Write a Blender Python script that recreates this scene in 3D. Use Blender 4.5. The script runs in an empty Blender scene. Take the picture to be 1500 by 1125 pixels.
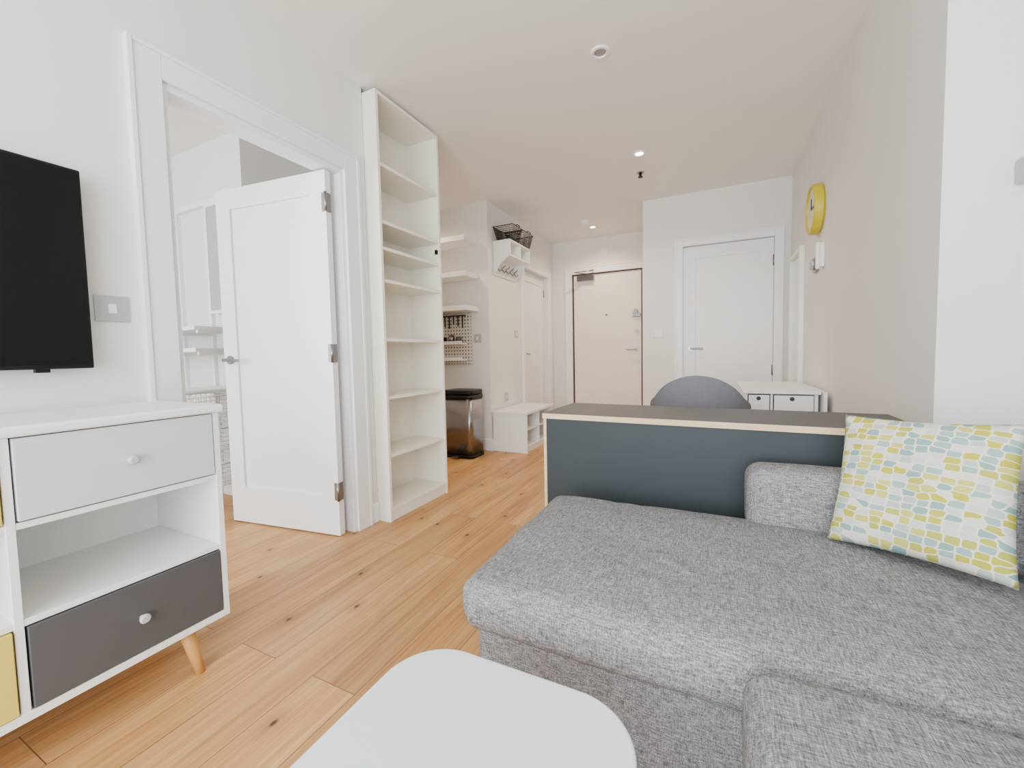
import bpy, bmesh, math, random
from mathutils import Vector, Matrix
random.seed(4)
scene=bpy.context.scene
COL=scene.collection

# ---------------------------------------------------------------- materials
def srgb(r,g,b):
    def f(c):
        c/=255.0
        return c/12.92 if c<=0.04045 else ((c+0.055)/1.055)**2.4
    return (f(r),f(g),f(b),1)
def new_mat(name):
    m=bpy.data.materials.new(name); m.use_nodes=True
    nt=m.node_tree; b=nt.nodes["Principled BSDF"]
    return m,nt,b
def N(nt,t,**kw):
    n=nt.nodes.new(t)
    for k,v in kw.items(): setattr(n,k,v)
    return n
def plain(name,col,rough=0.5,metal=0.0,var=0.03,scale=6.0,bump=0.0,bscale=200.0,spec=0.5,emit=None,estr=0):
    m,nt,b=new_mat(name)
    tc=N(nt,"ShaderNodeTexCoord")
    nz=N(nt,"ShaderNodeTexNoise"); nz.inputs["Scale"].default_value=scale; nz.inputs["Detail"].default_value=3
    nt.links.new(tc.outputs["Object"],nz.inputs["Vector"])
    mr=N(nt,"ShaderNodeMapRange"); mr.inputs["To Min"].default_value=1-var; mr.inputs["To Max"].default_value=1+var
    nt.links.new(nz.outputs["Fac"],mr.inputs["Value"])
    hs=N(nt,"ShaderNodeHueSaturation"); hs.inputs["Color"].default_value=col
    nt.links.new(mr.outputs["Result"],hs.inputs["Value"])
    nt.links.new(hs.outputs["Color"],b.inputs["Base Color"])
    b.inputs["Roughness"].default_value=rough; b.inputs["Metallic"].default_value=metal
    b.inputs["Specular IOR Level"].default_value=spec
    if bump>0:
        n2=N(nt,"ShaderNodeTexNoise"); n2.inputs["Scale"].default_value=bscale
        nt.links.new(tc.outputs["Object"],n2.inputs["Vector"])
        bp=N(nt,"ShaderNodeBump"); bp.inputs["Strength"].default_value=bump; bp.inputs["Distance"].default_value=0.002
        nt.links.new(n2.outputs["Fac"],bp.inputs["Height"]); nt.links.new(bp.outputs["Normal"],b.inputs["Normal"])
    if emit:
        b.inputs["Emission Color"].default_value=emit; b.inputs["Emission Strength"].default_value=estr
    return m

WALL=plain("wall_paint",srgb(229,227,224),0.75,var=0.012,scale=1.5,bump=0.06,bscale=120)
CEIL=plain("ceiling_paint",srgb(242,239,233),0.8,var=0.01,scale=1.2)
TRIM=plain("trim_gloss_white",srgb(239,239,241),0.35,var=0.01)
WHITE=plain("white_lacquer",srgb(242,242,240),0.35,var=0.01)
CREAM=plain("bookcase_foil",srgb(241,237,224),0.42,var=0.015)
PANELW=plain("drawer_white",srgb(208,209,214),0.45,var=0.02)
DGREY=plain("drawer_grey",srgb(78,79,82),0.5,var=0.04)
YEL=plain("drawer_yellow",srgb(216,196,92),0.5,var=0.03)
DESKG=plain("slate_laminate",srgb(50,57,61),0.55,var=0.06,scale=4,spec=.3)
DESKT=plain("slate_top_laminate",srgb(76,77,78),0.5,var=0.06,scale=4,spec=.35)
BLACK=plain("black_plastic",srgb(8,8,10),0.4,var=0.1,spec=.3)
SCREEN=plain("tv_glass",srgb(2,2,3),0.15,var=0.0,spec=.25)
CHROME=plain("satin_steel",srgb(138,138,140),0.28,metal=1.0,var=0.05,scale=30)
KNOB=plain("knob_grey",srgb(190,190,190),0.35)
BRONZE=plain("brushed_bin_steel",srgb(150,150,152),0.27,metal=1.0,var=0.06,scale=12)
CLOCKY=plain("clock_yellow",srgb(200,182,28),0.45)
CLOCKF=plain("clock_face",srgb(214,212,180),0.5)
MIRR=plain("mirror_glass",srgb(225,228,230),0.03,metal=1.0,var=0.0)
GREYP=plain("grey_lilac_panel",srgb(170,170,176),0.3)
SWP=plain("switch_grey",srgb(184,184,186),0.35,metal=0.3)
DARKW=plain("door_edge_brown",srgb(78,46,38),0.6)
ENTRY=plain("entry_door_paint",srgb(240,229,222),0.45,var=0.02)
CHAIRF=plain("chair_felt",srgb(116,118,127),0.95,var=0.12,scale=60,bump=0.3,bscale=400,spec=.1)
WIRE=plain("wire_black",srgb(40,38,36),0.45,metal=0.4)
WIREW=plain("wire_white",srgb(238,238,238),0.4)
LAMP=plain("lamp_lit",srgb(255,250,240),0.3,emit=(1,0.9,0.75,1),estr=25)
LAMPOFF=plain("lamp_unlit",srgb(150,148,145),0.2)
TABLET=plain("table_top_white",srgb(220,231,238),0.3,var=0.01,scale=3)
COUNTER=plain("counter_dark",srgb(70,68,66),0.4)
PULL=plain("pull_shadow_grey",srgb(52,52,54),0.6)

def wood(name,c1,c2,scale=1.0,rough=0.45,axis='Y'):
    m,nt,b=new_mat(name)
    tc=N(nt,"ShaderNodeTexCoord"); mp=N(nt,"ShaderNodeMapping")
    s={'X':(3,40,40),'Y':(40,3,40),'Z':(40,40,3)}[axis]
    mp.inputs["Scale"].default_value=[v*scale for v in s]
    nt.links.new(tc.outputs["Object"],mp.inputs["Vector"])
    nz=N(nt,"ShaderNodeTexNoise"); nz.inputs["Scale"].default_value=1; nz.inputs["Detail"].default_value=4
    nt.links.new(mp.outputs["Vector"],nz.inputs["Vector"])
    cr=N(nt,"ShaderNodeValToRGB"); cr.color_ramp.elements[0].color=c1; cr.color_ramp.elements[1].color=c2
    cr.color_ramp.elements[0].position=.3; cr.color_ramp.elements[1].position=.7
    nt.links.new(nz.outputs["Fac"],cr.inputs["Fac"]); nt.links.new(cr.outputs["Color"],b.inputs["Base Color"])
    b.inputs["Roughness"].default_value=rough
    return m
BEECH=wood("beech_leg",srgb(200,144,74),srgb(216,166,96),1,axis='Z')
PLY=wood("plywood_edge",srgb(208,178,132),srgb(226,202,160),2,axis='X')

def floor_material():
    m,nt,b=new_mat("oak_plank_floor"); L=nt.links.new
    tc=N(nt,"ShaderNodeTexCoord"); mp=N(nt,"ShaderNodeMapping")
    mp.inputs["Rotation"].default_value=(0,0,math.radians(90))
    mp.inputs["Location"].default_value=(0.37,0.06,0)
    L(tc.outputs["Object"],mp.inputs["Vector"])
    br=N(nt,"ShaderNodeTexBrick"); br.offset=0.37; br.offset_frequency=2
    br.inputs["Scale"].default_value=1; br.inputs["Brick Width"].default_value=1.3; br.inputs["Row Height"].default_value=0.18
    br.inputs["Mortar Size"].default_value=0.0015; br.inputs["Mortar Smooth"].default_value=0.2
    br.inputs["Color1"].default_value=(0,0,0,1); br.inputs["Color2"].default_value=(1,1,1,1); br.inputs["Mortar"].default_value=(.5,.5,.5,1)
    L(mp.outputs["Vector"],br.inputs["Vector"])
    mul=N(nt,"ShaderNodeVectorMath",operation='SCALE'); mul.inputs["Scale"].default_value=7.0
    L(br.outputs["Color"],mul.inputs[0])
    add=N(nt,"ShaderNodeVectorMath",operation='ADD'); L(tc.outputs["Object"],add.inputs[0]); L(mul.outputs[0],add.inputs[1])
    m4=N(nt,"ShaderNodeMapping"); m4.inputs["Scale"].default_value=(3.4,1.9,1); L(add.outputs[0],m4.inputs["Vector"])
    vo=N(nt,"ShaderNodeTexVoronoi"); vo.voronoi_dimensions='2D'; vo.inputs["Scale"].default_value=1.0; L(m4.outputs["Vector"],vo.inputs["Vector"])
    m2=N(nt,"ShaderNodeMapping"); m2.inputs["Scale"].default_value=(85,2.6,1); L(add.outputs[0],m2.inputs["Vector"])
    g=N(nt,"ShaderNodeTexNoise"); g.inputs["Scale"].default_value=1; g.inputs["Detail"].default_value=7; g.inputs["Roughness"].default_value=.62; g.inputs["Distortion"].default_value=0.4
    L(m2.outputs["Vector"],g.inputs["Vector"])
    m3=N(nt,"ShaderNodeMapping"); m3.inputs["Scale"].default_value=(8,.8,1); L(add.outputs[0],m3.inputs["Vector"])
    g2=N(nt,"ShaderNodeTexNoise"); g2.inputs["Scale"].default_value=1; g2.inputs["Detail"].default_value=4; g2.inputs["Distortion"].default_value=.6
    L(m3.outputs["Vector"],g2.inputs["Vector"])
    s1=N(nt,"ShaderNodeMath",operation='MULTIPLY'); s1.inputs[1].default_value=48.0; L(g2.outputs["Fac"],s1.inputs[0])
    s2=N(nt,"ShaderNodeMath",operation='SINE'); L(s1.outputs[0],s2.inputs[0])
    s3=N(nt,"ShaderNodeMath",operation='MULTIPLY_ADD'); s3.inputs[1].default_value=.025; L(s2.outputs[0],s3.inputs[0]); L(g2.outputs["Fac"],s3.inputs[2])
    cr=N(nt,"ShaderNodeValToRGB"); e=cr.color_ramp.elements
    e[0].position=.33; e[0].color=srgb(156,107,62); e[1].position=.67; e[1].color=srgb(210,167,114)
    x=e.new(.5); x.color=srgb(187,141,88)
    mix=N(nt,"ShaderNodeMix"); mix.data_type='FLOAT'; mix.inputs[0].default_value=.45
    L(g.outputs["Fac"],mix.inputs[2]); L(s3.outputs[0],mix.inputs[3]); L(mix.outputs[0],cr.inputs["Fac"])
    mr=N(nt,"ShaderNodeMapRange"); mr.inputs["To Min"].default_value=.84; mr.inputs["To Max"].default_value=1.13
    L(br.outputs["Color"],mr.inputs["Value"])
    hs=N(nt,"ShaderNodeHueSaturation"); L(cr.outputs["Color"],hs.inputs["Color"]); L(mr.outputs["Result"],hs.inputs["Value"])
    sp=N(nt,"ShaderNodeSeparateColor"); L(vo.outputs["Color"],sp.inputs[0])
    gt_=N(nt,"ShaderNodeMath",operation='GREATER_THAN'); gt_.inputs[1].default_value=.5; L(sp.outputs[0],gt_.inputs[0])
    kr=N(nt,"ShaderNodeMapRange"); kr.inputs["From Min"].default_value=.012; kr.inputs["From Max"].default_value=.034
    kr.inputs["To Min"].default_value=.95; kr.inputs["To Max"].default_value=0; L(vo.outputs["Distance"],kr.inputs["Value"])
    kh=N(nt,"ShaderNodeMapRange"); kh.inputs["From Min"].default_value=.03; kh.inputs["From Max"].default_value=.13
    kh.inputs["To Min"].default_value=.4; kh.inputs["To Max"].default_value=0; L(vo.outputs["Distance"],kh.inputs["Value"])
    k1=N(nt,"ShaderNodeMath",operation='MULTIPLY'); L(kr.outputs["Result"],k1.inputs[0]); L(gt_.outputs[0],k1.inputs[1])
    k2=N(nt,"ShaderNodeMath",operation='MULTIPLY'); L(kh.outputs["Result"],k2.inputs[0]); L(gt_.outputs[0],k2.inputs[1])
    mh=N(nt,"ShaderNodeMix"); mh.data_type='RGBA'; L(k2.outputs[0],mh.inputs[0]); L(hs.outputs["Color"],mh.inputs[6]); mh.inputs[7].default_value=srgb(132,86,46)
    mk=N(nt,"ShaderNodeMix"); mk.data_type='RGBA'; L(k1.outputs[0],mk.inputs[0]); L(mh.outputs[2],mk.inputs[6]); mk.inputs[7].default_value=srgb(52,33,18)
    ms=N(nt,"ShaderNodeMix"); ms.data_type='RGBA'; sc=N(nt,"ShaderNodeMath",operation='MULTIPLY'); sc.inputs[1].default_value=.8
    L(br.outputs["Fac"],sc.inputs[0]); L(sc.outputs[0],ms.inputs[0]); L(mk.outputs[2],ms.inputs[6]); ms.inputs[7].default_value=srgb(92,60,32)
    L(ms.outputs[2],b.inputs["Base Color"]); b.inputs["Roughness"].default_value=.48; b.inputs["Specular IOR Level"].default_value=.4
    bp=N(nt,"ShaderNodeBump"); bp.inputs["Strength"].default_value=.15; bp.inputs["Distance"].default_value=.002
    L(g.outputs["Fac"],bp.inputs["Height"]); L(bp.outputs["Normal"],b.inputs["Normal"])
    return m
FLOOR=floor_material()

def fabric_material():
    m,nt,b=new_mat("sofa_melange_fabric"); L=nt.links.new
    tc=N(nt,"ShaderNodeTexCoord")
    outs=[]
    for s in ((42,420,300),(420,42,300),(340,340,40)):
        mp=N(nt,"ShaderNodeMapping"); mp.inputs["Scale"].default_value=s; L(tc.outputs["Object"],mp.inputs["Vector"])
        nz=N(nt,"ShaderNodeTexNoise"); nz.inputs["Scale"].default_value=1; nz.inputs["Detail"].default_value=4; nz.inputs["Roughness"].default_value=.65; L(mp.outputs["Vector"],nz.inputs["Vector"]); outs.append(nz)
    a=N(nt,"ShaderNodeMath",operation='ADD'); L(outs[0].outputs["Fac"],a.inputs[0]); L(outs[1].outputs["Fac"],a.inputs[1])
    a2=N(nt,"ShaderNodeMath",operation='MULTIPLY_ADD'); a2.inputs[1].default_value=.6; L(outs[2].outputs["Fac"],a2.inputs[0]); L(a.outputs[0],a2.inputs[2])
    d=N(nt,"ShaderNodeMath",operation='MULTIPLY'); d.inputs[1].default_value=1/2.6; L(a2.outputs[0],d.inputs[0])
    cr=N(nt,"ShaderNodeValToRGB"); e=cr.color_ramp.elements
    e[0].position=.39; e[0].color=srgb(76,76,78); e[1].position=.61; e[1].color=srgb(176,175,176)
    x=e.new(.5); x.color=srgb(126,126,128)
    L(d.outputs[0],cr.inputs["Fac"]); L(cr.outputs["Color"],b.inputs["Base Color"])
    b.inputs["Roughness"].default_value=.95; b.inputs["Specular IOR Level"].default_value=.1
    bp=N(nt,"ShaderNodeBump"); bp.inputs["Strength"].default_value=.15; bp.inputs["Distance"].default_value=.001
    L(d.outputs[0],bp.inputs["Height"]); L(bp.outputs["Normal"],b.inputs["Normal"])
    return m
FAB=fabric_material()

def pillow_material():
    # loose rows of short rounded brush dashes
    m,nt,b=new_mat("cushion_brushmark_print"); L=nt.links.new
    tc=N(nt,"ShaderNodeTexCoord")
    mp=N(nt,"ShaderNodeMapping"); mp.inputs["Scale"].default_value=(37,60,.01); mp.inputs["Rotation"].default_value=(0,0,.08); L(tc.outputs["Object"],mp.inputs["Vector"])
    v=[]
    for ft in ('F1','F2'):
        n=N(nt,"ShaderNodeTexVoronoi"); n.voronoi_dimensions='2D'; n.distance='MINKOWSKI'; n.feature=ft
        n.inputs["Exponent"].default_value=4.0
        n.inputs["Scale"].default_value=1; n.inputs["Randomness"].default_value=.52; L(mp.outputs["Vector"],n.inputs["Vector"]); v.append(n)
    sb=N(nt,"ShaderNodeMath",operation='SUBTRACT'); L(v[1].outputs["Distance"],sb.inputs[0]); L(v[0].outputs["Distance"],sb.inputs[1])
    lt=N(nt,"ShaderNodeMath",operation='LESS_THAN'); lt.inputs[1].default_value=.12; L(sb.outputs[0],lt.inputs[0])
    sp=N(nt,"ShaderNodeSeparateColor"); L(v[0].outputs["Color"],sp.inputs[0])
    cr=N(nt,"ShaderNodeValToRGB"); cr.color_ramp.interpolation='CONSTANT'; e=cr.color_ramp.elements
    e[0].position=0; e[0].color=srgb(132,164,162); e[1].position=.16; e[1].color=srgb(182,178,66)
    for p,c in ((.31,srgb(200,204,200)),(.43,srgb(148,176,172)),(.57,srgb(194,190,104)),(.68,srgb(176,190,184)),(.78,srgb(178,176,82)),(.88,srgb(216,214,204))):
        q=e.new(p); q.color=c
    L(sp.outputs[0],cr.inputs["Fac"])
    mx=N(nt,"ShaderNodeMix"); mx.data_type='RGBA'; L(lt.outputs[0],mx.inputs[0]); L(cr.outputs["Color"],mx.inputs[6]); mx.inputs[7].default_value=srgb(224,220,200)
    L(mx.outputs[2],b.inputs["Base Color"]); b.inputs["Roughness"].default_value=.9; b.inputs["Specular IOR Level"].default_value=.1
    return m
PILM=pillow_material()

def peg_material():
    m,nt,b=new_mat("pegboard_white"); L=nt.links.new
    tc=N(nt,"ShaderNodeTexCoord"); mp=N(nt,"ShaderNodeMapping"); mp.inputs["Scale"].default_value=(28,28,28); L(tc.outputs["Object"],mp.inputs["Vector"])
    fr=N(nt,"ShaderNodeVectorMath",operation='FRACTION'); L(mp.outputs["Vector"],fr.inputs[0])
    sb=N(nt,"ShaderNodeVectorMath",operation='SUBTRACT'); sb.inputs[1].default_value=(.5,0,.5); L(fr.outputs[0],sb.inputs[0])
    ml=N(nt,"ShaderNodeVectorMath",operation='MULTIPLY'); ml.inputs[1].default_value=(1,0,1); L(sb.outputs[0],ml.inputs[0])
    ln=N(nt,"ShaderNodeVectorMath",operation='LENGTH'); L(ml.outputs[0],ln.inputs[0])
    lt=N(nt,"ShaderNodeMath",operation='LESS_THAN'); lt.inputs[1].default_value=.24; L(ln.outputs["Value"],lt.inputs[0])
    mx=N(nt,"ShaderNodeMix"); mx.data_type='RGBA'; L(lt.outputs[0],mx.inputs[0]); mx.inputs[6].default_value=srgb(214,208,198); mx.inputs[7].default_value=srgb(96,90,82)
    L(mx.outputs[2],b.inputs["Base Color"]); return m
PEG=peg_material()

# ---------------------------------------------------------------- helpers
def link(ob,parent=None):
    COL.objects.link(ob)
    if parent: ob.parent=parent
    return ob
def empty(name,loc=(0,0,0),rot=(0,0,0)):
    e=bpy.data.objects.new(name,None); e.empty_display_size=.1; e.location=loc; e.rotation_euler=rot
    COL.objects.link(e); return e
def bm_box(bm,x0,x1,y0,y1,z0,z1,mi=0):
    vs=[bm.verts.new(v) for v in ((x0,y0,z0),(x1,y0,z0),(x1,y1,z0),(x0,y1,z0),(x0,y0,z1),(x1,y0,z1),(x1,y1,z1),(x0,y1,z1))]
    for f in ((3,2,1,0),(4,5,6,7),(0,1,5,4),(1,2,6,5),(2,3,7,6),(3,0,4,7)):
        fc=bm.faces.new([vs[i] for i in f]); fc.material_index=mi
def boxes(name,bl,mats,parent=None,bevel=0.0,seg=2):
    """bl: (x0,x1,y0,y1,z0,z1[,matindex]); one mesh. Successive boards are shrunk a hair so no faces coincide."""
    if not isinstance(mats,(list,tuple)): mats=[mats]
    bm=bmesh.new()
    for n,q in enumerate(bl):
        a=list(q[:6]); e=.00018*n if bevel>0 else 0
        for i in (0,2,4):
            if a[i]>a[i+1]: a[i],a[i+1]=a[i+1],a[i]
            if a[i+1]-a[i]>.012 : a[i]+=e; a[i+1]-=e
        bm_box(bm,*a,q[6] if len(q)>6 else 0)
    me=bpy.data.meshes.new(name); bm.to_mesh(me); bm.free()
    for m in mats: me.materials.append(m)
    ob=bpy.data.objects.new(name,me); link(ob,parent)
    if bevel>0:
        md=ob.modifiers.new("bev","BEVEL"); md.width=bevel; md.segments=seg; md.limit_method='ANGLE'
    return ob
def cyl(name,p0,p1,r0,r1,mat,parent=None,seg=24,bevel=0):
    p0=Vector(p0); p1=Vector(p1); d=p1-p0
    bm=bmesh.new(); bmesh.ops.create_cone(bm,cap_ends=True,segments=seg,radius1=r0,radius2=r1,depth=d.length)
    q=Vector((0,0,1)).rotation_difference(d.normalized()) if d.normalized().z>-0.9999 else Matrix.Rotation(math.pi,3,'X').to_quaternion()
    M=Matrix.Translation((p0+p1)/2)@q.to_matrix().to_4x4()
    bmesh.ops.transform(bm,matrix=M,verts=bm.verts)
    me=bpy.data.meshes.new(name); bm.to_mesh(me); bm.free(); me.materials.append(mat)
    for p in me.polygons: p.use_smooth=len(p.vertices)==4
    ob=bpy.data.objects.new(name,me); link(ob,parent)
    if bevel:
        md=ob.modifiers.new("bev","BEVEL"); md.width=bevel; md.segments=2; md.limit_method='ANGLE'
    return ob
def tube(name,pts,r,mat,parent=None,cyclic=False):
    cu=bpy.data.curves.new(name,'CURVE'); cu.dimensions='3D'; cu.bevel_depth=r; cu.bevel_resolution=3
    s=cu.splines.new('POLY'); s.points.add(len(pts)-1)
    for i,p in enumerate(pts): s.points[i].co=(*p,1)
    s.use_cyclic_u=cyclic; cu.materials.append(mat); cu.use_fill_caps=True
    ob=bpy.data.objects.new(name,cu); return link(ob,parent)
def lathe(name,prof,mat,center,axis='Z',parent=None,seg=40):
    bm=bmesh.new(); rings=[]
    for (r,h) in prof:
        ring=[]
        for k in range(seg):
            a=2*math.pi*k/seg; c,s=math.cos(a)*r,math.sin(a)*r
            v={'Z':(c,s,h),'X':(h,c,s),'Y':(c,h,s)}[axis]; ring.append(bm.verts.new(Vector(center)+Vector(v)))
        rings.append(ring)
    for i in range(len(rings)-1):
        for k in range(seg):
            bm.faces.new((rings[i][k],rings[i][(k+1)%seg],rings[i+1][(k+1)%seg],rings[i+1][k]))
    bm.faces.new(rings[0]); bm.faces.new(rings[-1])
    bmesh.ops.recalc_face_normals(bm,faces=bm.faces)
    me=bpy.data.meshes.new(name); bm.to_mesh(me); bm.free(); me.materials.append(mat)
    for p in me.polygons: p.use_smooth=len(p.vertices)==4
    ob=bpy.data.objects.new(name,me); link(ob,parent)
    md=ob.modifiers.new("e","EDGE_SPLIT"); md.split_angle=math.radians(40)
    return ob
from mathutils import noise as mn
def soft_box(name,x0,x1,y0,y1,z0,z1,r,bulge,mat,parent=None,wr=0.0,n=26,rp=None,wrx=0.0):
    """upholstered block: rounded edges, domed faces"""
    C=Vector(((x0+x1)/2,(y0+y1)/2,(z0+z1)/2)); H=Vector(((x1-x0)/2,(y1-y0)/2,(z1-z0)/2))
    def coords(h):
        e=[0,.12,.28,.46,.65,.83,1]
        a=[-h+r*t for t in e]; m=max(2,int(n*(2*h-2*r)/1.0))
        mid=[-h+r+(2*h-2*r)*i/m for i in range(1,m)]
        return a+mid+[-v for v in reversed(a)]
    ax=[coords(H[i]) for i in range(3)]
    bm=bmesh.new(); vm={}
    def V(p):
        k=tuple(round(c,6) for c in p)
        if k not in vm: vm[k]=bm.verts.new(p)
        return vm[k]
    for a in range(3):
        b,c=(a+1)%3,(a+2)%3
        for sgn in (-1,1):
            for i in range(len(ax[b])-1):
                for j in range(len(ax[c])-1):
                    q=[]
                    for (ii,jj) in ((i,j),(i+1,j),(i+1,j+1),(i,j+1)):
                        p=[0,0,0]; p[a]=sgn*H[a]; p[b]=ax[b][ii]; p[c]=ax[c][jj]; q.append(V(tuple(p)))
                    if sgn<0: q.reverse()
                    bm.faces.new(q)
    for v in bm.verts:
        p=v.co.copy()
        inn=Vector([max(-(H[i]-r),min(H[i]-r,p[i])) for i in range(3)])
        d=p-inn
        q=inn+(d.normalized()*r if d.length>1e-9 else d)
        if rp:
            ix=max(-(H[0]-rp),min(H[0]-rp,q[0])); iy=max(-(H[1]-rp),min(H[1]-rp,q[1]))
            dx,dy=q[0]-ix,q[1]-iy; L_=math.hypot(dx,dy)
            if abs(dx)>1e-9 and abs(dy)>1e-9:
                m=max(abs(dx),abs(dy)); s=m/L_
                q[0]=ix+dx*s; q[1]=iy+dy*s
        u=[q[i]/H[i] for i in range(3)]
        for i in range(3):
            j,k=(i+1)%3,(i+2)%3
            w=(1-min(1,u[j]**4))*(1-min(1,u[k]**4))
            q[i]+=bulge[i]*w*u[i]
        if wr>0:
            W=C+q
            t=mn.noise(Vector((W.x*3.2,W.y*7,W.z*3)))+.5*mn.noise(Vector((W.x*9+5,W.y*14,W.z*6)))
            nd=d.normalized() if d.length>1e-9 else Vector((0,0,1))
            q+=nd*t*wr
            if wrx>0:
                cr_=abs(mn.noise(Vector(((W.x*1.0+W.y*.55)*8,(W.y-W.x*.3)*1.6,2.3))))
                q.z-=wrx*max(0,1-cr_*9)*(1 if u[2]>.5 else 0)
        v.co=C+q
    me=bpy.data.meshes.new(name); bm.to_mesh(me); bm.free(); me.materials.append(mat)
    for p in me.polygons: p.use_smooth=True
    ob=bpy.data.objects.new(name,me); return link(ob,parent)
def wire_basket(name,x0,x1,y0,y1,z0,z1,nx,ny,nz,mat,parent,th=.003,taper=.02):
    bm=bmesh.new(); vm={}
    def V(i,j,k):
        kk=(i,j,k)
        if kk not in vm:
            t=taper*(1-k/nz)
            X=x0+t+(x1-x0-2*t)*i/nx; Y=y0+t+(y1-y0-2*t)*j/ny; Z=z0+(z1-z0)*k/nz
            vm[kk]=bm.verts.new((X,Y,Z))
        return vm[kk]
    for i in range(nx):
        for j in range(ny): bm.faces.new((V(i,j,0),V(i+1,j,0),V(i+1,j+1,0),V(i,j+1,0)))
    for k in range(nz):
        for i in range(nx):
            for j in (0,ny): bm.faces.new((V(i,j,k),V(i+1,j,k),V(i+1,j,k+1),V(i,j,k+1)))
        for j in range(ny):
            for i in (0,nx): bm.faces.new((V(i,j,k),V(i,j+1,k),V(i,j+1,k+1),V(i,j,k+1)))
    me=bpy.data.meshes.new(name); bm.to_mesh(me); bm.free(); me.materials.append(mat)
    ob=bpy.data.objects.new(name,me); link(ob,parent)
    md=ob.modifiers.new("w","WIREFRAME"); md.thickness=th
    tube(name+"_rim",[(x0,y0,z1),(x1,y0,z1),(x1,y1,z1),(x0,y1,z1)],th*1.1,mat,parent,True)
    return ob

H=2.57
# ---------------------------------------------------------------- room shell
boxes("floor",[(-4.0,1.3,-1.8,5.9,-.1,0)],FLOOR)
boxes("ceiling",[(-4.0,1.3,-1.8,5.9,H,H+.1)],CEIL)
boxes("wall_left",[(-1.96,-1.86,-1.7,.88,0,H),(-1.96,-1.86,.88,1.72,2.04,H),(-1.96,-1.86,1.72,1.885,0,H),
                   (-2.12,-2.05,1.885,2.50,0,H),(-2.05,-1.96,1.80,1.885,0,H)],WALL)
boxes("wall_kitchen_near",[(-3.5,-2.05,2.50,2.58,0,H)],WALL)
boxes("wall_kitchen_left",[(-3.5,-3.4,2.58,3.88,0,H)],WALL)
boxes("wall_kitchen_back",[(-3.4,-2.2,3.78,3.88,0,H)],WALL)
boxes("wall_hall_left",[(-2.2,-2.1,3.78,4.66,0,H),(-2.2,-2.1,4.66,5.46,2.05,H),(-2.2,-2.1,5.46,5.8,0,H)],WALL)
boxes("wall_entry",[(-2.1,-1.82,5.7,5.8,0,H),(-1.82,-.86,5.7,5.8,2.1,H),(-.86,-.59,5.7,5.8,0,H)],WALL)
boxes("wall_closet",[(-.69,-.30,4.6,4.7,0,H),(-.30,.49,4.6,4.7,2.05,H),(.49,.62,4.6,4.7,0,H),(-.69,-.59,4.7,5.7,0,H)],WALL)
boxes("wall_right",[(.62,.72,1.75,4.7,0,H)],WALL)
boxes("wall_recess",[(.72,1.15,1.75,1.85,0,H)],WALL)
boxes("wall_right_living",[(1.05,1.15,-1.7,1.75,0,H)],WALL)
boxes("wall_window",[(-4.0,-3.7,-1.8,-1.7,0,H),(-3.7,-2.3,-1.8,-1.7,0,.5),(-3.7,-2.3,-1.8,-1.7,2.3,H),(-2.3,-1.55,-1.8,-1.7,0,H),
                     (-1.55,.95,-1.8,-1.7,2.42,H),(-1.55,.95,-1.8,-1.7,0,.06),(.95,1.15,-1.8,-1.7,0,H)],WALL)
boxes("wall_bedroom_left",[(-4.0,-3.9,-1.7,1.93,0,H)],WALL)
boxes("wall_bedroom_back",[(-3.9,-2.93,1.83,1.93,0,H),(-3.03,-2.93,1.93,2.5,0,H)],WALL)
def window(name,x0,x1,z0,z1,nm):
    fr=[(x0,x1,-1.79,-1.73,z0,z0+.06),(x0,x1,-1.79,-1.73,z1-.06,z1),(x0,x0+.06,-1.79,-1.73,z0,z1),(x1-.06,x1,-1.79,-1.73,z0,z1)]
    for i in range(1,nm):
        xm=x0+(x1-x0)*i/nm; fr.append((xm-.04,xm+.04,-1.79,-1.73,z0,z1))
    boxes(name,fr,TRIM,bevel=.004)
window("window_1",-1.55,.95,.06,2.42,3); window("window_2",-3.7,-2.3,.5,2.3,2)

# architraves / baseboards
def arch_x(name,X,y0,y1,zt,w=.10,t=.02,side=1):
    a,b=(X,X+t*side); c=X-.004*side; d=b+.007*side
    boxes(name,[(a,b,y0-w,y0,0,zt+w),(a,b,y1,y1+w,0,zt+w),(a,b,y0,y1,zt,zt+w),
                (c,d,y0-w-.004,y0-w+.014,0,zt+w+.004),(c,d,y1+w-.014,y1+w+.004,0,zt+w+.004),(c,d,y0-w+.014,y1+w-.014,zt+w-.014,zt+w+.004)],TRIM,bevel=.002)
def arch_y(name,Y,x0,x1,zt,w=.08,t=.02):
    boxes(name,[(x0-w,x0,Y-t,Y,0,zt+w),(x1,x1+w,Y-t,Y,0,zt+w),(x0,x1,Y-t,Y,zt,zt+w),
                (x0-w-.004,x0-w+.014,Y-t-.007,Y+.004,0,zt+w+.004),(x1+w-.014,x1+w+.004,Y-t-.007,Y+.004,0,zt+w+.004),(x0-w+.014,x1+w-.014,Y-t-.007,Y+.004,zt+w-.014,zt+w+.004)],TRIM,bevel=.002)
arch_x("trim_1",-1.86,.88,1.72,2.04)
boxes("trim_2",[(-1.965,-1.856,.875,.90,0,2.04),(-1.965,-1.856,1.70,1.725,0,2.04),(-1.965,-1.856,.9,1.70,2.015,2.045)],TRIM,bevel=.002)
arch_x("trim_3",-2.1,4.66,5.46,2.05,w=.075)
arch_y("trim_4",5.7,-1.82,-.86,2.10,w=.09)
arch_y("trim_5",4.6,-.30,.49,2.05,w=.07)
def bb(name,bl): boxes(name,bl,TRIM,bevel=.003)
bb("baseboard_left",[(-1.86,-1.845,-1.7,.776,0,.12),(-1.86,-1.845,1.824,1.885,0,.12)])
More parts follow.
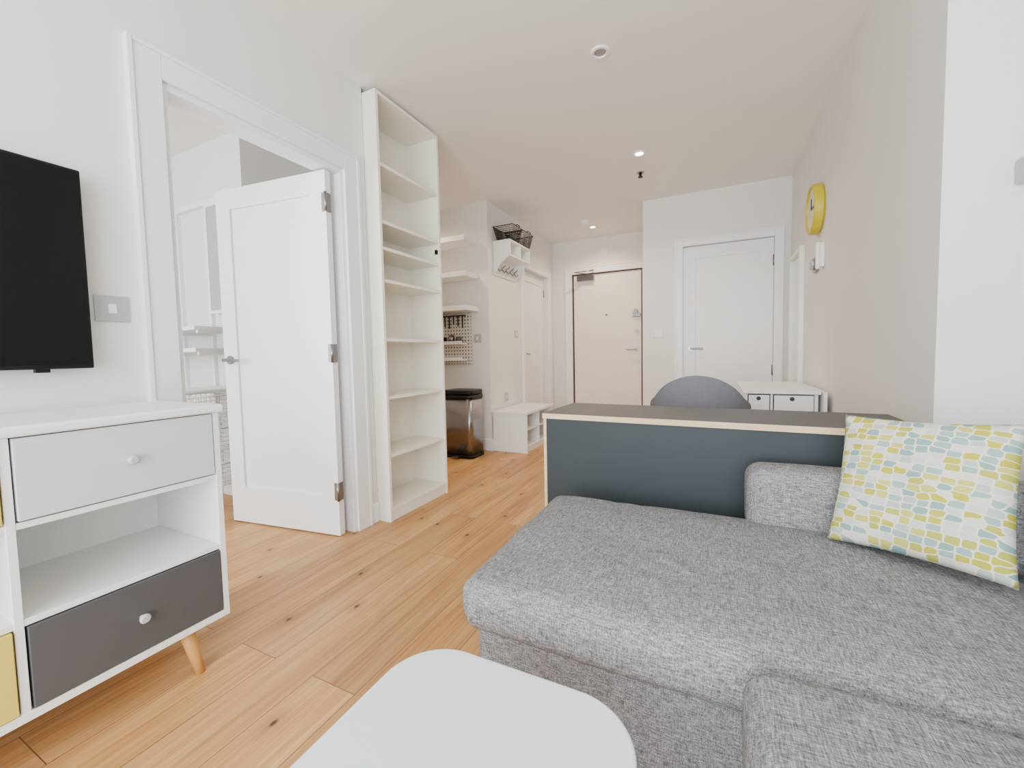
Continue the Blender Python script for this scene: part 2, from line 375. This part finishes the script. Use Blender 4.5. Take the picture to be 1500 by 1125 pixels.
bb("baseboard_hall_left",[(-2.1,-2.085,3.78,4.58,0,.12),(-2.1,-2.085,5.54,5.7,0,.12)])
bb("baseboard_kitchen_back",[(-2.77,-2.085,3.765,3.78,0,.12)])
bb("baseboard_entry",[(-2.085,-1.915,5.685,5.7,0,.12)])
bb("baseboard_closet",[(-.69,-.375,4.585,4.6,0,.12),(-.705,-.69,4.585,5.7,0,.12),(.565,.605,4.585,4.6,0,.12)])
bb("baseboard_right",[(.605,.62,1.75,4.6,0,.12)])
bb("baseboard_recess",[(.62,1.05,1.735,1.75,0,.12)])
bb("baseboard_bedroom",[(-3.9,-2.93,1.815,1.83,0,.12)])

# ---------------------------------------------------------------- doors
def lever(parent,x,z,yf,dirx,side=-1,mat=CHROME,nm="handle"):
    cyl(nm+"_rose",(x,yf,z),(x,yf+side*.010,z),.026,.026,mat,parent)
    cyl(nm+"_neck",(x,yf+side*.008,z),(x,yf+side*.05,z),.010,.010,mat,parent)
    tube(nm+"_lever",[(x,yf+side*.048,z),(x+dirx*.03,yf+side*.052,z),(x+dirx*.12,yf+side*.05,z-.004)],.009,mat,parent)
def shaker(parent,w,h,t=.04,st=.11,top=.12,bot=.22,mat=TRIM):
    rc=.012
    boxes("leaf",[(0,st,0,t,0,h),(w-st,w,0,t,0,h),(st-.002,w-st+.002,0,t,0,bot),(st-.002,w-st+.002,0,t,h-top,h),
                  (st-.01,w-st+.01,rc,t-rc,bot-.01,h-top+.01)],mat,parent,bevel=.002)
d1=empty("door_1",(-1.885,1.658,0.008),(0,0,math.atan2(-.10,-.83)))
shaker(d1,.82,2.0)
lever(d1,.765,.995,.04,-1,side=1); lever(d1,.765,.995,0,-1,side=-1,nm="handle_back")
for z in (.25,1.02,1.83):
    cyl("hinge_knuckle",(-.006,.047,z-.05),(-.006,.047,z+.05),.008,.008,CHROME,d1,seg=12)
    boxes("hinge_leaf",[(-.004,.0,.006,.042,z-.05,z+.05),(.0,.026,.0395,.042,z-.05,z+.05)],CHROME,d1)
d2=empty("door_2",(-2.16,4.665,.006),(0,0,math.radians(90)))
shaker(d2,.79,2.04,t=.04)
lever(d2,.06,1.0,0,1,side=-1)
for z in (.25,1.83): cyl("hinge_knuckle",(.792,-.004,z-.05),(.792,-.004,z+.05),.008,.008,CHROME,d2,seg=12)
d3=empty("door_3",(0,0,0))
boxes("leaf",[(-1.80,-.88,5.72,5.765,.006,2.085)],ENTRY,d3,bevel=.003)
boxes("edge_seal",[(-1.819,-1.80,5.715,5.76,0,2.098),(-.88,-.861,5.71,5.76,0,2.098),(-1.80,-.88,5.715,5.76,2.085,2.098)],DARKW,d3)
lever(d3,-.945,1.04,5.72,-1)
cyl("viewer",(-1.34,5.72,1.52),(-1.34,5.712,1.52),.014,.014,CHROME,d3)
cyl("lock_body",(-.95,5.72,1.54),(-.95,5.68,1.54),.032,.028,CHROME,d3)
boxes("lock_case",[(-.99,-.89,5.69,5.72,1.47,1.52)],CHROME,d3,bevel=.004)
cyl("lock_low",(-.935,5.72,1.28),(-.935,5.70,1.28),.022,.022,CHROME,d3)
boxes("closer_body",[(-1.74,-1.50,5.66,5.72,2.0,2.07)],CHROME,d3,bevel=.006)
tube("closer_arm",[(-1.56,5.66,2.08),(-1.72,5.50,2.09),(-1.50,5.66,2.13)],.010,CHROME,d3)
d4=empty("door_4",(-.295,4.625,.006))
shaker(d4,.78,2.04,t=.04)
lever(d4,.065,1.02,0,1)
for z in (.8,1.83): cyl("hinge_knuckle",(.782,-.004,z-.05),(.782,-.004,z+.05),.009,.009,CHROME,d4,seg=12)

# ---------------------------------------------------------------- bookcase
bk=empty("bookcase")
x0,x1,y0,y1=-2.04,-1.76,1.89,2.49
bl=[(x0,x1,y0,y0+.02,0,2.54),(x0,x1,y1-.02,y1,0,2.54),(x0,x0+.008,y0+.002,y1-.002,0,2.535),(x0,x1,y0+.02,y1-.02,2.518,2.539),
    (x0,x1-.001,y0+.02,y1-.02,.06,.08),(x1-.02,x1-.005,y0+.02,y1-.02,0,.06)]
for z in (2.13,1.80,1.645,1.455,1.105,.755,.40): bl.append((x0+.004,x1-.005,y0+.019,y1-.019,z-.011,z+.011))
boxes("carcass",bl,CREAM,bk,bevel=.001,seg=1)
boxes("back_seam",[(x0+.008,x0+.0095,2.185,2.19,.08,2.52)],PANELW,bk)
boxes("lock_knob",[(x1-.03,x1-.012,y1-.035,y1-.02,1.72,1.75)],BLACK,bk)

# ---------------------------------------------------------------- tv console
tc=empty("tv_console")
X1=-1.45; XB=-1.84
Y0,Y1=-.58,.79
zb,zt=.16,.84
mods=[-.565,-.115,.335,.775]
bl=[(XB,X1,Y0,Y1,zb,zb+.022),(XB,X1,Y0,Y0+.018,zb+.022,zt-.006),(XB,X1,Y1-.018,Y1,zb+.022,zt-.006),(XB,XB+.008,Y0+.01,Y1-.01,zb+.02,zt-.006)]
for m in mods[1:3]: bl.append((XB+.005,X1-.002,m-.009,m+.009,zb+.02,zt-.006))
for z in (.395,.625): bl.append((XB+.005,X1-.003,Y0+.017,Y1-.017,z-.009,z+.009))
boxes("carcass",bl,WHITE,tc,bevel=.001,seg=1)
boxes("top_board",[(XB,X1+.012,Y0-.012,Y1+.012,zt-.006,zt+.02)],WHITE,tc,bevel=.008,seg=3)
boxes("plinth_rail",[(XB+.06,X1-.05,Y0+.06,Y1-.06,zb-.02,zb)],WHITE,tc)
def drawer(ya,yb,z0,z1,mat,nm):
    boxes(nm,[(X1-.016,X1+.002,ya,yb,z0,z1),(XB+.05,X1-.014,ya+.01,yb-.01,z0+.01,z1-.02)],[mat],tc,bevel=.0015)
    yc,zc=(ya+yb)/2,(z0+z1)/2
    lathe(nm+"_knob",[(.006,0),(.006,.010),(.012,.014),(.013,.020),(.009,.024)],KNOB,(X1+.002,yc,zc),'X',tc,20)
drawer(.347,.769,.637,.831,PANELW,"drawer_white")
drawer(.347,.769,.185,.384,DGREY,"drawer_grey")
drawer(-.103,.323,.185,.384,YEL,"drawer_yellow")
drawer(-.103,.323,.637,.831,YEL,"drawer_upper_yellow")
drawer(-.559,-.127,.637,.831,PANELW,"drawer_left_white")
drawer(-.559,-.127,.185,.384,DGREY,"drawer_left_grey")
for (lx,ly,sx,sy) in ((X1-.07,Y1-.10,.035,.02),(X1-.07,Y0+.10,.035,-.02),(XB+.07,Y1-.10,-.02,.02),(XB+.07,Y0+.10,-.02,-.02)):
    cyl("leg",(lx+sx,ly+sy,0),(lx,ly,zb),.013,.022,BEECH,tc)

# ---------------------------------------------------------------- tv
tv=empty("television")
boxes("bezel",[(-1.835,-1.80,-.46,.62,.985,1.605)],BLACK,tv,bevel=.004)
boxes("screen",[(-1.8005,-1.798,-.452,.612,.998,1.597)],SCREEN,tv)
boxes("wall_bracket",[(-1.86,-1.835,-.1,.3,1.15,1.45)],BLACK,tv)
boxes("sensor",[(-1.82,-1.80,.49,.52,.975,.986)],BLACK,tv)

# ---------------------------------------------------------------- switches & sockets
def plate_x(name,X,y,z,w=.088,h=.088,side=1,mat=SWP,rock=1):
    p=empty(name)
    boxes("plate",[(X,X+.006*side,y-w/2,y+w/2,z-h/2,z+h/2)],mat,p,bevel=.002)
    for i in range(rock):
        yc=y+(i-(rock-1)/2)*.03
        boxes("rocker",[(X+.005*side,X+.010*side,yc-.011,yc+.011,z-.016,z+.016)],WHITE,p,bevel=.001)
def plate_y(name,Y,x,z,w=.088,h=.088,mat=SWP,rock=1):
    p=empty(name)
    boxes("plate",[(x-w/2,x+w/2,Y-.006,Y,z-h/2,z+h/2)],mat,p,bevel=.002)
    for i in range(rock):
        xc=x+(i-(rock-1)/2)*.03
        boxes("rocker",[(xc-.011,xc+.011,Y-.010,Y-.005,z-.016,z+.016)],WHITE,p,bevel=.001)
plate_x("light_switch",-1.86,.695,1.185,w=.092)
plate_x("light_switch",-2.1,4.42,1.24)
plate_x("wall_socket",-2.1,4.13,.53)
plate_y("wall_socket",3.78,-2.24,1.18)
plate_y("light_switch",4.6,-.54,1.19,rock=2)
plate_y("wall_sensor",5.7,-1.36,2.37,mat=TRIM)

# ---------------------------------------------------------------- right wall items
ck=empty("wall_clock")
cy,cz=3.42,1.92
lathe("rim",[(.148,0),(.160,-.012),(.160,-.052),(.154,-.06),(.140,-.06),(.138,-.045),(.02,-.044)],CLOCKY,(.62,cy,cz),'X',ck,56)
lathe("face",[(.1385,0),(.1385,-.003)],CLOCKF,(.573,cy,cz),'X',ck,48)
boxes("hour_hand",[(.566,.569,cy-.005,cy+.005,cz,cz+.07)],BLACK,ck)
boxes("minute_hand",[(.565,.567,cy-.09,cy,cz-.004,cz+.004)],BLACK,ck)
it=empty("wall_intercom")
boxes("base",[(.595,.62,3.27,3.34,1.52,1.67)],WHITE,it,bevel=.006)
boxes("handset",[(.578,.60,3.29,3.32,1.51,1.68)],WHITE,it,bevel=.008)
th=empty("wall_thermostat")
boxes("plate",[(.600,.62,3.42,3.54,1.52,1.62)],CHROME,th,bevel=.003)
cyl("dial",(.602,3.48,1.57),(.578,3.48,1.57),.038,.034,SWP,th)
mi=empty("wall_mirror")
boxes("frame",[(.585,.62,3.93,4.44,.35,.385),(.585,.62,3.93,4.44,1.765,1.80),(.585,.62,3.93,3.975,.385,1.765),(.585,.62,4.395,4.44,.385,1.765),(.612,.619,3.96,4.41,.36,1.79)],WHITE,mi,bevel=.003)
boxes("glass",[(.606,.611,3.975,4.395,.385,1.765)],MIRR,mi)
wb=empty("wall_speaker")
boxes("body",[(.775,.90,1.70,1.75,1.46,1.53)],SWP,wb,bevel=.006)

# ---------------------------------------------------------------- ceiling fittings
def downlight(x,y,lit,name="recessed_downlight"):
    p=empty(name)
    lathe("ring",[(.030,-.002),(.034,-.010),(.046,-.010),(.05,-.004),(.05,0),(.030,0)],TRIM,(x,y,H),'Z',p,32)
    lathe("lens",[(.030,-.001),(.030,-.003)],LAMP if lit else LAMPOFF,(x,y,H-.001),'Z',p,24)
downlight(-.55,2.25,False); downlight(-.55,3.49,True); downlight(-1.38,5.19,True)
sd=empty("smoke_detector")
lathe("body",[(.055,0),(.055,-.018),(.045,-.034),(.02,-.04)],WHITE,(-1.40,4.93,H),'Z',sd,32)
sp=empty("fire_sprinkler")
lathe("escutcheon",[(.03,0),(.03,-.006),(.012,-.008)],CHROME,(-.60,3.87,H),'Z',sp,24)
cyl("head",(-.60,3.87,H-.006),(-.60,3.87,H-.035),.014,.008,BLACK,sp)
cyl("deflector",(-.60,3.87,H-.035),(-.60,3.87,H-.04),.020,.020,BLACK,sp)

# ---------------------------------------------------------------- hall: coat rack, baskets, bench
cr=empty("coat_rack_shelf")
xa,xb=-2.098,-1.90; ya,yb=3.90,4.42
boxes("cubbies",[(xa,xb,ya,yb,2.17,2.19),(xa,xb,ya,yb,2.02,2.035),(xa,xb,ya,ya+.018,2.035,2.17),(xa,xb,yb-.018,yb,2.035,2.17),
                 (xa,xb,(ya+yb)/2-.008,(ya+yb)/2+.008,2.035,2.17),(xa,xa+.01,ya,yb,1.84,2.18)],WHITE,cr,bevel=.002)
for y in (ya+.009,yb-.009):
    bm=bmesh.new(); pr=[(xa+.01,1.86),(xa+.03,1.87),(xa+.05,1.91),(xa+.09,1.96),(xb-.02,2.02),(xa+.01,2.02)]
    a=[bm.verts.new((px,y-.009,pz)) for px,pz in pr]; b=[bm.verts.new((px,y+.009,pz)) for px,pz in pr]
    bm.faces.new(a); bm.faces.new(b[::-1]); n6=len(pr)
    for i in range(n6): bm.faces.new((a[i],a[(i+1)%n6],b[(i+1)%n6],b[i]))
    bmesh.ops.recalc_face_normals(bm,faces=bm.faces)
    me=bpy.data.meshes.new("bracket"); bm.to_mesh(me); bm.free(); me.materials.append(WHITE); link(bpy.data.objects.new("bracket",me),cr)
for i in range(5):
    y=ya+.06+i*(yb-ya-.12)/4
    tube("hook",[(xa+.012,y,1.93),(xa+.03,y,1.905),(xa+.045,y,1.885),(xa+.06,y,1.895),(xa+.065,y,1.915)],.006,CHROME,cr)
    tube("hook_upper",[(xa+.012,y,1.93),(xa+.05,y,1.95),(xa+.06,y,1.965)],.006,CHROME,cr)
for (a,b) in ((3.89,4.13),(4.16,4.42)):
    wbk=empty("wire_basket")
    wire_basket("mesh",-2.09,-1.86,a,b,2.192,2.33,14,14,8,WIRE,wbk,th=.004,taper=.03)
    tube("handle",[(-1.86,a+.08,2.33),(-1.855,a+.09,2.345),(-1.855,b-.09,2.345),(-1.86,b-.08,2.33)],.005,WIRE,wbk)
be=empty("shoe_bench")
xa,xb,ya,yb=-2.083,-1.70,3.79,4.53
boxes("carcass",[(xa,xb+.01,ya-.01,yb+.01,.395,.42),(xa,xb,ya,ya+.02,0,.395),(xa,xb,yb-.02,yb,0,.395),(xa,xa+.01,ya,yb,0,.395),
    (xa,xb-.01,ya+.02,yb-.02,.05,.07),(xa,xb-.01,ya+.02,yb-.02,.225,.24),(xa,xb-.012,4.14,4.158,.05,.395),(xb-.03,xb-.015,ya+.02,yb-.02,0,.05)],WHITE,be,bevel=.002)

# ---------------------------------------------------------------- kitchen
for i,z in enumerate((2.14,1.79,1.455)):
    s=empty("floating_shelf"); boxes("board",[(-2.95,-2.22,3.54,3.779,z,z+.05)],WHITE,s,bevel=.003)
pb=empty("pegboard")
boxes("board",[(-2.76,-2.31,3.755,3.775,.91,1.44)],PEG,pb,bevel=.004)
for z in (.95,1.12): boxes("ledge",[(-2.72,-2.36,3.66,3.755,z,z+.012),(-2.72,-2.36,3.655,3.662,z,z+.035)],WHITE,pb)
for i in range(6):
    x=-2.66+i*.055; tube("utensil",[(x,3.72,1.42),(x,3.72,1.33-.02*(i%3))],.007,BLACK,pb)
boxes("utensil_rail",[(-2.70,-2.35,3.71,3.73,1.415,1.425)],BLACK,pb)
for k,x in enumerate((-2.62,-2.52,-2.43)):
    cyl("jar",(x,3.71,1.134),(x,3.71,1.20+.02*(k%2)),.03,.03,(BLACK,CHROME,COUNTER)[k],pb)
kc=empty("kitchen_cabinet")
boxes("carcass",[(-3.398,-2.80,2.60,3.76,.1,.86),(-3.36,-2.86,2.60,3.76,0,.1)],WHITE,kc,bevel=.003)
boxes("worktop",[(-3.398,-2.78,2.585,3.76,.86,.90)],COUNTER,kc,bevel=.004)
boxes("door_fronts",[(-2.80,-2.782,2.62,3.18,.12,.84),(-2.80,-2.782,3.19,3.74,.12,.84)],WHITE,kc,bevel=.003)
bn=empty("pedal_bin")
def rrect(x0,x1,y0,y1,r,n=8):
    pts=[]
    for (cx,cy,a0) in ((x1-r,y1-r,0),(x0+r,y1-r,90),(x0+r,y0+r,180),(x1-r,y0+r,270)):
        for k in range(n+1):
            a=math.radians(a0+90*k/n); pts.append((cx+r*math.cos(a),cy+r*math.sin(a)))
    return pts
def prism(name,pts,z0,z1,mat,parent,bevel=.0,smooth=True):
    bm=bmesh.new(); a=[bm.verts.new((p[0],p[1],z0)) for p in pts]; b=[bm.verts.new((p[0],p[1],z1)) for p in pts]; n=len(pts)
    bm.faces.new(a[::-1]); bm.faces.new(b)
    for i in range(n):
        f=bm.faces.new((a[i],a[(i+1)%n],b[(i+1)%n],b[i])); f.smooth=smooth
    me=bpy.data.meshes.new(name); bm.to_mesh(me); bm.free(); me.materials.append(mat)
    ob=bpy.data.objects.new(name,me); link(ob,parent)
    if bevel:
        md=ob.modifiers.new("b","BEVEL"); md.width=bevel; md.segments=4; md.limit_method='ANGLE'; md.angle_limit=math.radians(50)
    return ob
bx=(-2.43,-2.10,3.38,3.64)
prism("body",rrect(*bx,.05),.02,.60,BRONZE,bn)
prism("base_ring",rrect(bx[0]-.004,bx[1]+.004,bx[2]-.004,bx[3]+.004,.052),0,.03,BLACK,bn)
prism("collar",rrect(bx[0]-.004,bx[1]+.004,bx[2]-.004,bx[3]+.004,.052),.58,.615,BLACK,bn)
prism("lid",rrect(bx[0]-.002,bx[1]+.002,bx[2]-.002,bx[3]+.002,.052),.62,.665,BLACK,bn,bevel=.015)
boxes("pedal",[(-2.30,-2.23,3.33,3.39,.01,.025)],CHROME,bn)

# ---------------------------------------------------------------- desk / room divider
dk=empty("storage_desk",(-.68,1.70,0),(0,0,math.radians(-1.6)))
W=1.27; D=.40
boxes("front_panel",[(.012,W,0,.004,.0,.718)],DESKG,dk)
boxes("core",[(.0,W,.004,.018,0,.718),(0,.018,.018,D,0,.718),(W-.018,W,.018,D,0,.718),(.018,W-.018,.018,D-.01,.36,.378),(W/2-.009,W/2+.009,.018,D-.01,0,.36),(.018,W-.018,.018,D-.012,.04,.058)],PLY,dk)
boxes("front_edge_strip",[(-.001,.012,-.001,.004,0,.718)],PLY,dk)
boxes("top_ply",[(-.004,W,-.006,D,.718,.740)],PLY,dk)
boxes("top_laminate",[(-.002,W,-.004,D-.002,.740,.7415)],DESKT,dk)

# ---------------------------------------------------------------- tub chair
ch=empty("desk_chair",(-.09,2.74,0))
bm=bmesh.new(); rows=[]
NA,NH=36,12
for i in range(NA+1):
    a=-115+230*i/NA; ar=math.radians(a-90)
    zt_=.865-.13*(abs(a)/60)**2 if abs(a)<60 else .735-.10*((abs(a)-60)/55)
    row=[]
    for j in range(NH+1):
        t=j/NH; z=.43+(zt_-.43)*t; R=.20+.055*math.sin(min(1,t*1.2)*math.pi/2)
        row.append(bm.verts.new((R*1.02*math.cos(ar),R*math.sin(ar),z)))
    rows.append(row)
for i in range(NA):
    for j in range(NH): bm.faces.new((rows[i][j],rows[i+1][j],rows[i+1][j+1],rows[i][j+1])).smooth=True
me=bpy.data.meshes.new("shell"); bm.to_mesh(me); bm.free(); me.materials.append(CHAIRF)
ob=bpy.data.objects.new("shell",me); link(ob,ch)
md=ob.modifiers.new("s","SOLIDIFY"); md.thickness=.035; md.offset=0
md=ob.modifiers.new("b","BEVEL"); md.width=.014; md.segments=3; md.limit_method='ANGLE'; md.angle_limit=math.radians(60)
lathe("seat",[(.05,.38),(.20,.385),(.235,.41),(.235,.45),(.21,.475),(.10,.485)],CHAIRF,(0,.02,0),'Z',ch,40)
for sx in (-1,1):
    for sy in (-1,1): cyl("leg",(sx*.22,sy*.21,0),(sx*.13,sy*.12,.39),.011,.017,BEECH,ch)

# ---------------------------------------------------------------- gateleg table
gt=empty("gateleg_table")
xa,xb,ya,yb=.16,.575,3.05,3.92
boxes("top",[(xa,xb,ya,yb,.72,.742)],WHITE,gt,bevel=.003)
boxes("leaf_folded",[(xb+.004,xb+.022,ya-.05,yb,.14,.742)],WHITE,gt,bevel=.003)
boxes("frame",[(xa+.02,xb-.01,ya+.03,yb-.02,.58,.595),(xa+.01,xa+.03,ya+.02,yb-.01,0,.72),(xb-.03,xb-.01,ya+.02,yb-.01,0,.72),(xa+.155,xa+.17,ya+.02,yb-.01,.58,.72),(xa+.03,xb-.03,yb-.04,yb-.01,.1,.72)],WHITE,gt,bevel=.002)
boxes("drawer_front",[(xa+.035,xa+.15,ya+.012,ya+.032,.602,.712),(xa+.175,xb-.034,ya+.012,ya+.032,.602,.712)],WHITE,gt,bevel=.002)
for xc in (xa+.09,xa+.27):
    cyl("pull_shade_disc",(xc,ya+.0125,.690),(xc,ya+.009,.690),.013,.013,PULL,gt)  # solid dark disc paints the shade inside the cut-out pull

# ---------------------------------------------------------------- corner sofa
so=empty("corner_sofa")
soft_box("chaise_base",-.53,.95,.85,1.52,.05,.335,.02,(0,0,0),FAB,so)
soft_box("chaise_cushion",-.572,.66,.822,1.55,.325,.45,.045,(.006,.006,.016),FAB,so,wr=.004,rp=.05,n=60,wrx=.0035)
soft_box("seat_base",.085,.95,-.75,.84,.05,.325,.02,(0,0,0),FAB,so)
soft_box("seat_cushion",.045,.66,-.72,.808,.315,.462,.04,(.006,.006,.016),FAB,so,wr=.003,rp=.045)
soft_box("end_arm",.095,.97,1.47,1.63,.40,.625,.045,(.004,.006,.006),FAB,so,wr=.002)
boxes("end_arm_base",[(.11,.95,1.52,1.62,.05,.41)],FAB,so)
soft_box("backrest",.90,1.03,-.75,1.63,.05,.66,.04,(0,0,0),FAB,so)
soft_box("back_cushion",.69,.90,.62,1.45,.455,.80,.06,(.01,.01,.01),FAB,so,wr=.003)
soft_box("back_cushion_near",.69,.90,-.22,.60,.455,.80,.06,(.01,.01,.01),FAB,so,wr=.003)
for (x,y) in ((-.46,.93),(-.46,1.45),(.15,-.68),(.9,-.68),(.9,1.5)):
    cyl("foot",(x,y,0),(x,y,.055),.02,.025,BLACK,so)

# ---------------------------------------------------------------- scatter cushion
def cushion(name,SX,SY,T,loc,rot):
    bm=bmesh.new(); n=34; vm={}
    def P(i,j,s):
        u=-1+2*i/n; v=-1+2*j/n
        pin=1-.06*(1-v*v)*abs(u)**3; pinv=1-.06*(1-u*u)*abs(v)**3
        x=u*SX/2*pin; y=v*SY/2*pinv
        th=T/2*((1-abs(u)**2.6)*(1-abs(v)**2.6))**.55
        th+=.006*mn.noise(Vector((u*2.4,v*2.4,s*3)))*(1-u*u)*(1-v*v)*2
        return Vector((x,y,s*th))
    def V(i,j,s):
        e=i in(0,n) or j in(0,n); k=(i,j,0 if e else s)
        if k not in vm: vm[k]=bm.verts.new(P(i,j,s))
        return vm[k]
    for s in(-1,1):
        for i in range(n):
            for j in range(n):
                q=[V(i,j,s),V(i+1,j,s),V(i+1,j+1,s),V(i,j+1,s)]
                if s<0:q.reverse()
                bm.faces.new(q).smooth=True
    me=bpy.data.meshes.new(name); bm.to_mesh(me); bm.free(); me.materials.append(PILM)
    ob=bpy.data.objects.new(name,me); link(ob); 
    ob.matrix_world=Matrix.Translation(loc)@rot
    return ob
Rz=Matrix.Rotation(math.radians(-33),4,'Z'); Rx=Matrix.Rotation(math.radians(66),4,'X'); Rr=Matrix.Rotation(math.radians(2.8),4,'Z')
cushion("scatter_cushion",.345,.365,.12,Vector((.462,1.376,.644)),Rz@Rx@Rr)

# ---------------------------------------------------------------- coffee table
ct=empty("coffee_table")
tx0,tx1,ty0,ty1=-.545,-.095,.18,.665
prism("top",rrect(tx0,tx1,ty0,ty1,.11,16),.40,.42,TABLET,ct,bevel=.006)
prism("underframe",rrect(tx0+.05,tx1-.05,ty0+.05,ty1-.05,.08,10),.375,.40,TABLET,ct)
for sx in(0,1):
    for sy in(0,1):
        a=(tx0+.10 if sx==0 else tx1-.10); b=(ty0+.10 if sy==0 else ty1-.10)
        cyl("leg",(a+(.03 if sx else -.03),b+(.03 if sy else -.03),0),(a,b,.38),.012,.019,BEECH,ct)

# ---------------------------------------------------------------- bedroom: wardrobe rail system
ws=empty("open_wardrobe_system")
for x in (-3.72,-3.34,-2.97):
    boxes("upright",[(x-.012,x+.012,1.805,1.829,.1,2.15)],WIREW,ws)
boxes("top_rail",[(-3.86,-2.95,1.795,1.83,2.12,2.16)],WIREW,ws)
for z in (1.20,1.06):
    boxes("shelf",[(-3.72,-2.96,1.50,1.80,z,z+.025)],WHITE,ws,bevel=.003)
    boxes("bracket",[(-3.35,-3.33,1.52,1.81,z-.02,z),(-2.98,-2.96,1.52,1.81,z-.02,z)],WIREW,ws)
boxes("shelf_mid",[(-3.34,-2.96,1.42,1.80,.80,.815)],WHITE,ws,bevel=.003)
for z in (.62,.40,.16):
    wire_basket("drawer_basket",-3.32,-2.96,1.40,1.80,z,z+.15,12,12,5,WIREW,ws,th=.006,taper=.015)
for y in (1.40,1.80):
    for x in (-3.335,-2.945): boxes("basket_post",[(x-.008,x+.008,y-.008,y+.008,0,.80)],WIREW,ws)
boxes("side_frame",[(-3.86,-3.83,1.35,1.83,0,2.15),(-3.86,-3.83,.7,.73,0,2.15),(-3.86,-3.83,.73,1.35,2.12,2.15)],WIREW,ws)
bmr=empty("bedroom_mirror")
boxes("panel",[(-3.27,-3.03,1.78,1.80,1.36,2.09)],GREYP,bmr,bevel=.003)
boxes("frame",[(-3.285,-3.27,1.775,1.804,1.34,2.11),(-3.03,-3.015,1.775,1.804,1.34,2.11),(-3.27,-3.03,1.775,1.804,2.09,2.11),(-3.27,-3.03,1.775,1.804,1.34,1.36)],WHITE,bmr)

# ---------------------------------------------------------------- lights
def area(name,loc,rot,sx,sy,power,col):
    l=bpy.data.lights.new(name,'AREA'); l.shape='RECTANGLE'; l.size=sx; l.size_y=sy; l.energy=power; l.color=col
    o=bpy.data.objects.new(name,l); o.location=loc; o.rotation_euler=rot; COL.objects.link(o); return o
area("window_daylight",(-.3,-1.69,1.28),(math.radians(96),0,0),2.4,2.2,152,(.935,.975,1.0))
area("bedroom_window_daylight",(-3.0,-1.67,1.4),(math.radians(92),0,0),1.35,1.7,105,(.94,.975,1.0))
def spot(x,y,p,ang=150):
    l=bpy.data.lights.new("downlight_and_fill",'SPOT'); l.energy=p; l.spot_size=math.radians(ang); l.spot_blend=.8; l.color=(1,.79,.58); l.shadow_soft_size=.04
    o=bpy.data.objects.new("downlight_and_fill",l); o.location=(x,y,H-.02); COL.objects.link(o)
spot(-.55,3.49,46); spot(-1.38,5.19,52); spot(-2.7,3.2,44); spot(-1.3,4.0,42)  # first two sit at the lit downlights; last two are added warm fill
w=bpy.data.worlds.new("sky"); scene.world=w; w.use_nodes=True
bg=w.node_tree.nodes["Background"]; bg.inputs[0].default_value=(.84,.92,1,1); bg.inputs[1].default_value=3.0

# ---------------------------------------------------------------- camera
yaw,pitch,roll=.4522,-.0556,-.0206
fw=Vector((-math.sin(yaw)*math.cos(pitch),math.cos(yaw)*math.cos(pitch),math.sin(pitch)))
r0=Vector((math.cos(yaw),math.sin(yaw),0)); u0=r0.cross(fw)
r=r0*math.cos(roll)+u0*math.sin(roll); u=-r0*math.sin(roll)+u0*math.cos(roll)
cam=bpy.data.cameras.new("camera"); co=bpy.data.objects.new("camera",cam); COL.objects.link(co)
M=Matrix((( r.x,u.x,-fw.x,0),(r.y,u.y,-fw.y,0),(r.z,u.z,-fw.z,1.0),(0,0,0,1)))
co.matrix_world=M
cam.sensor_width=36; cam.lens=610.02*36/1500; cam.clip_start=.03
cam.shift_x=-1.8/1500; cam.shift_y=-8.9/1500
scene.camera=co
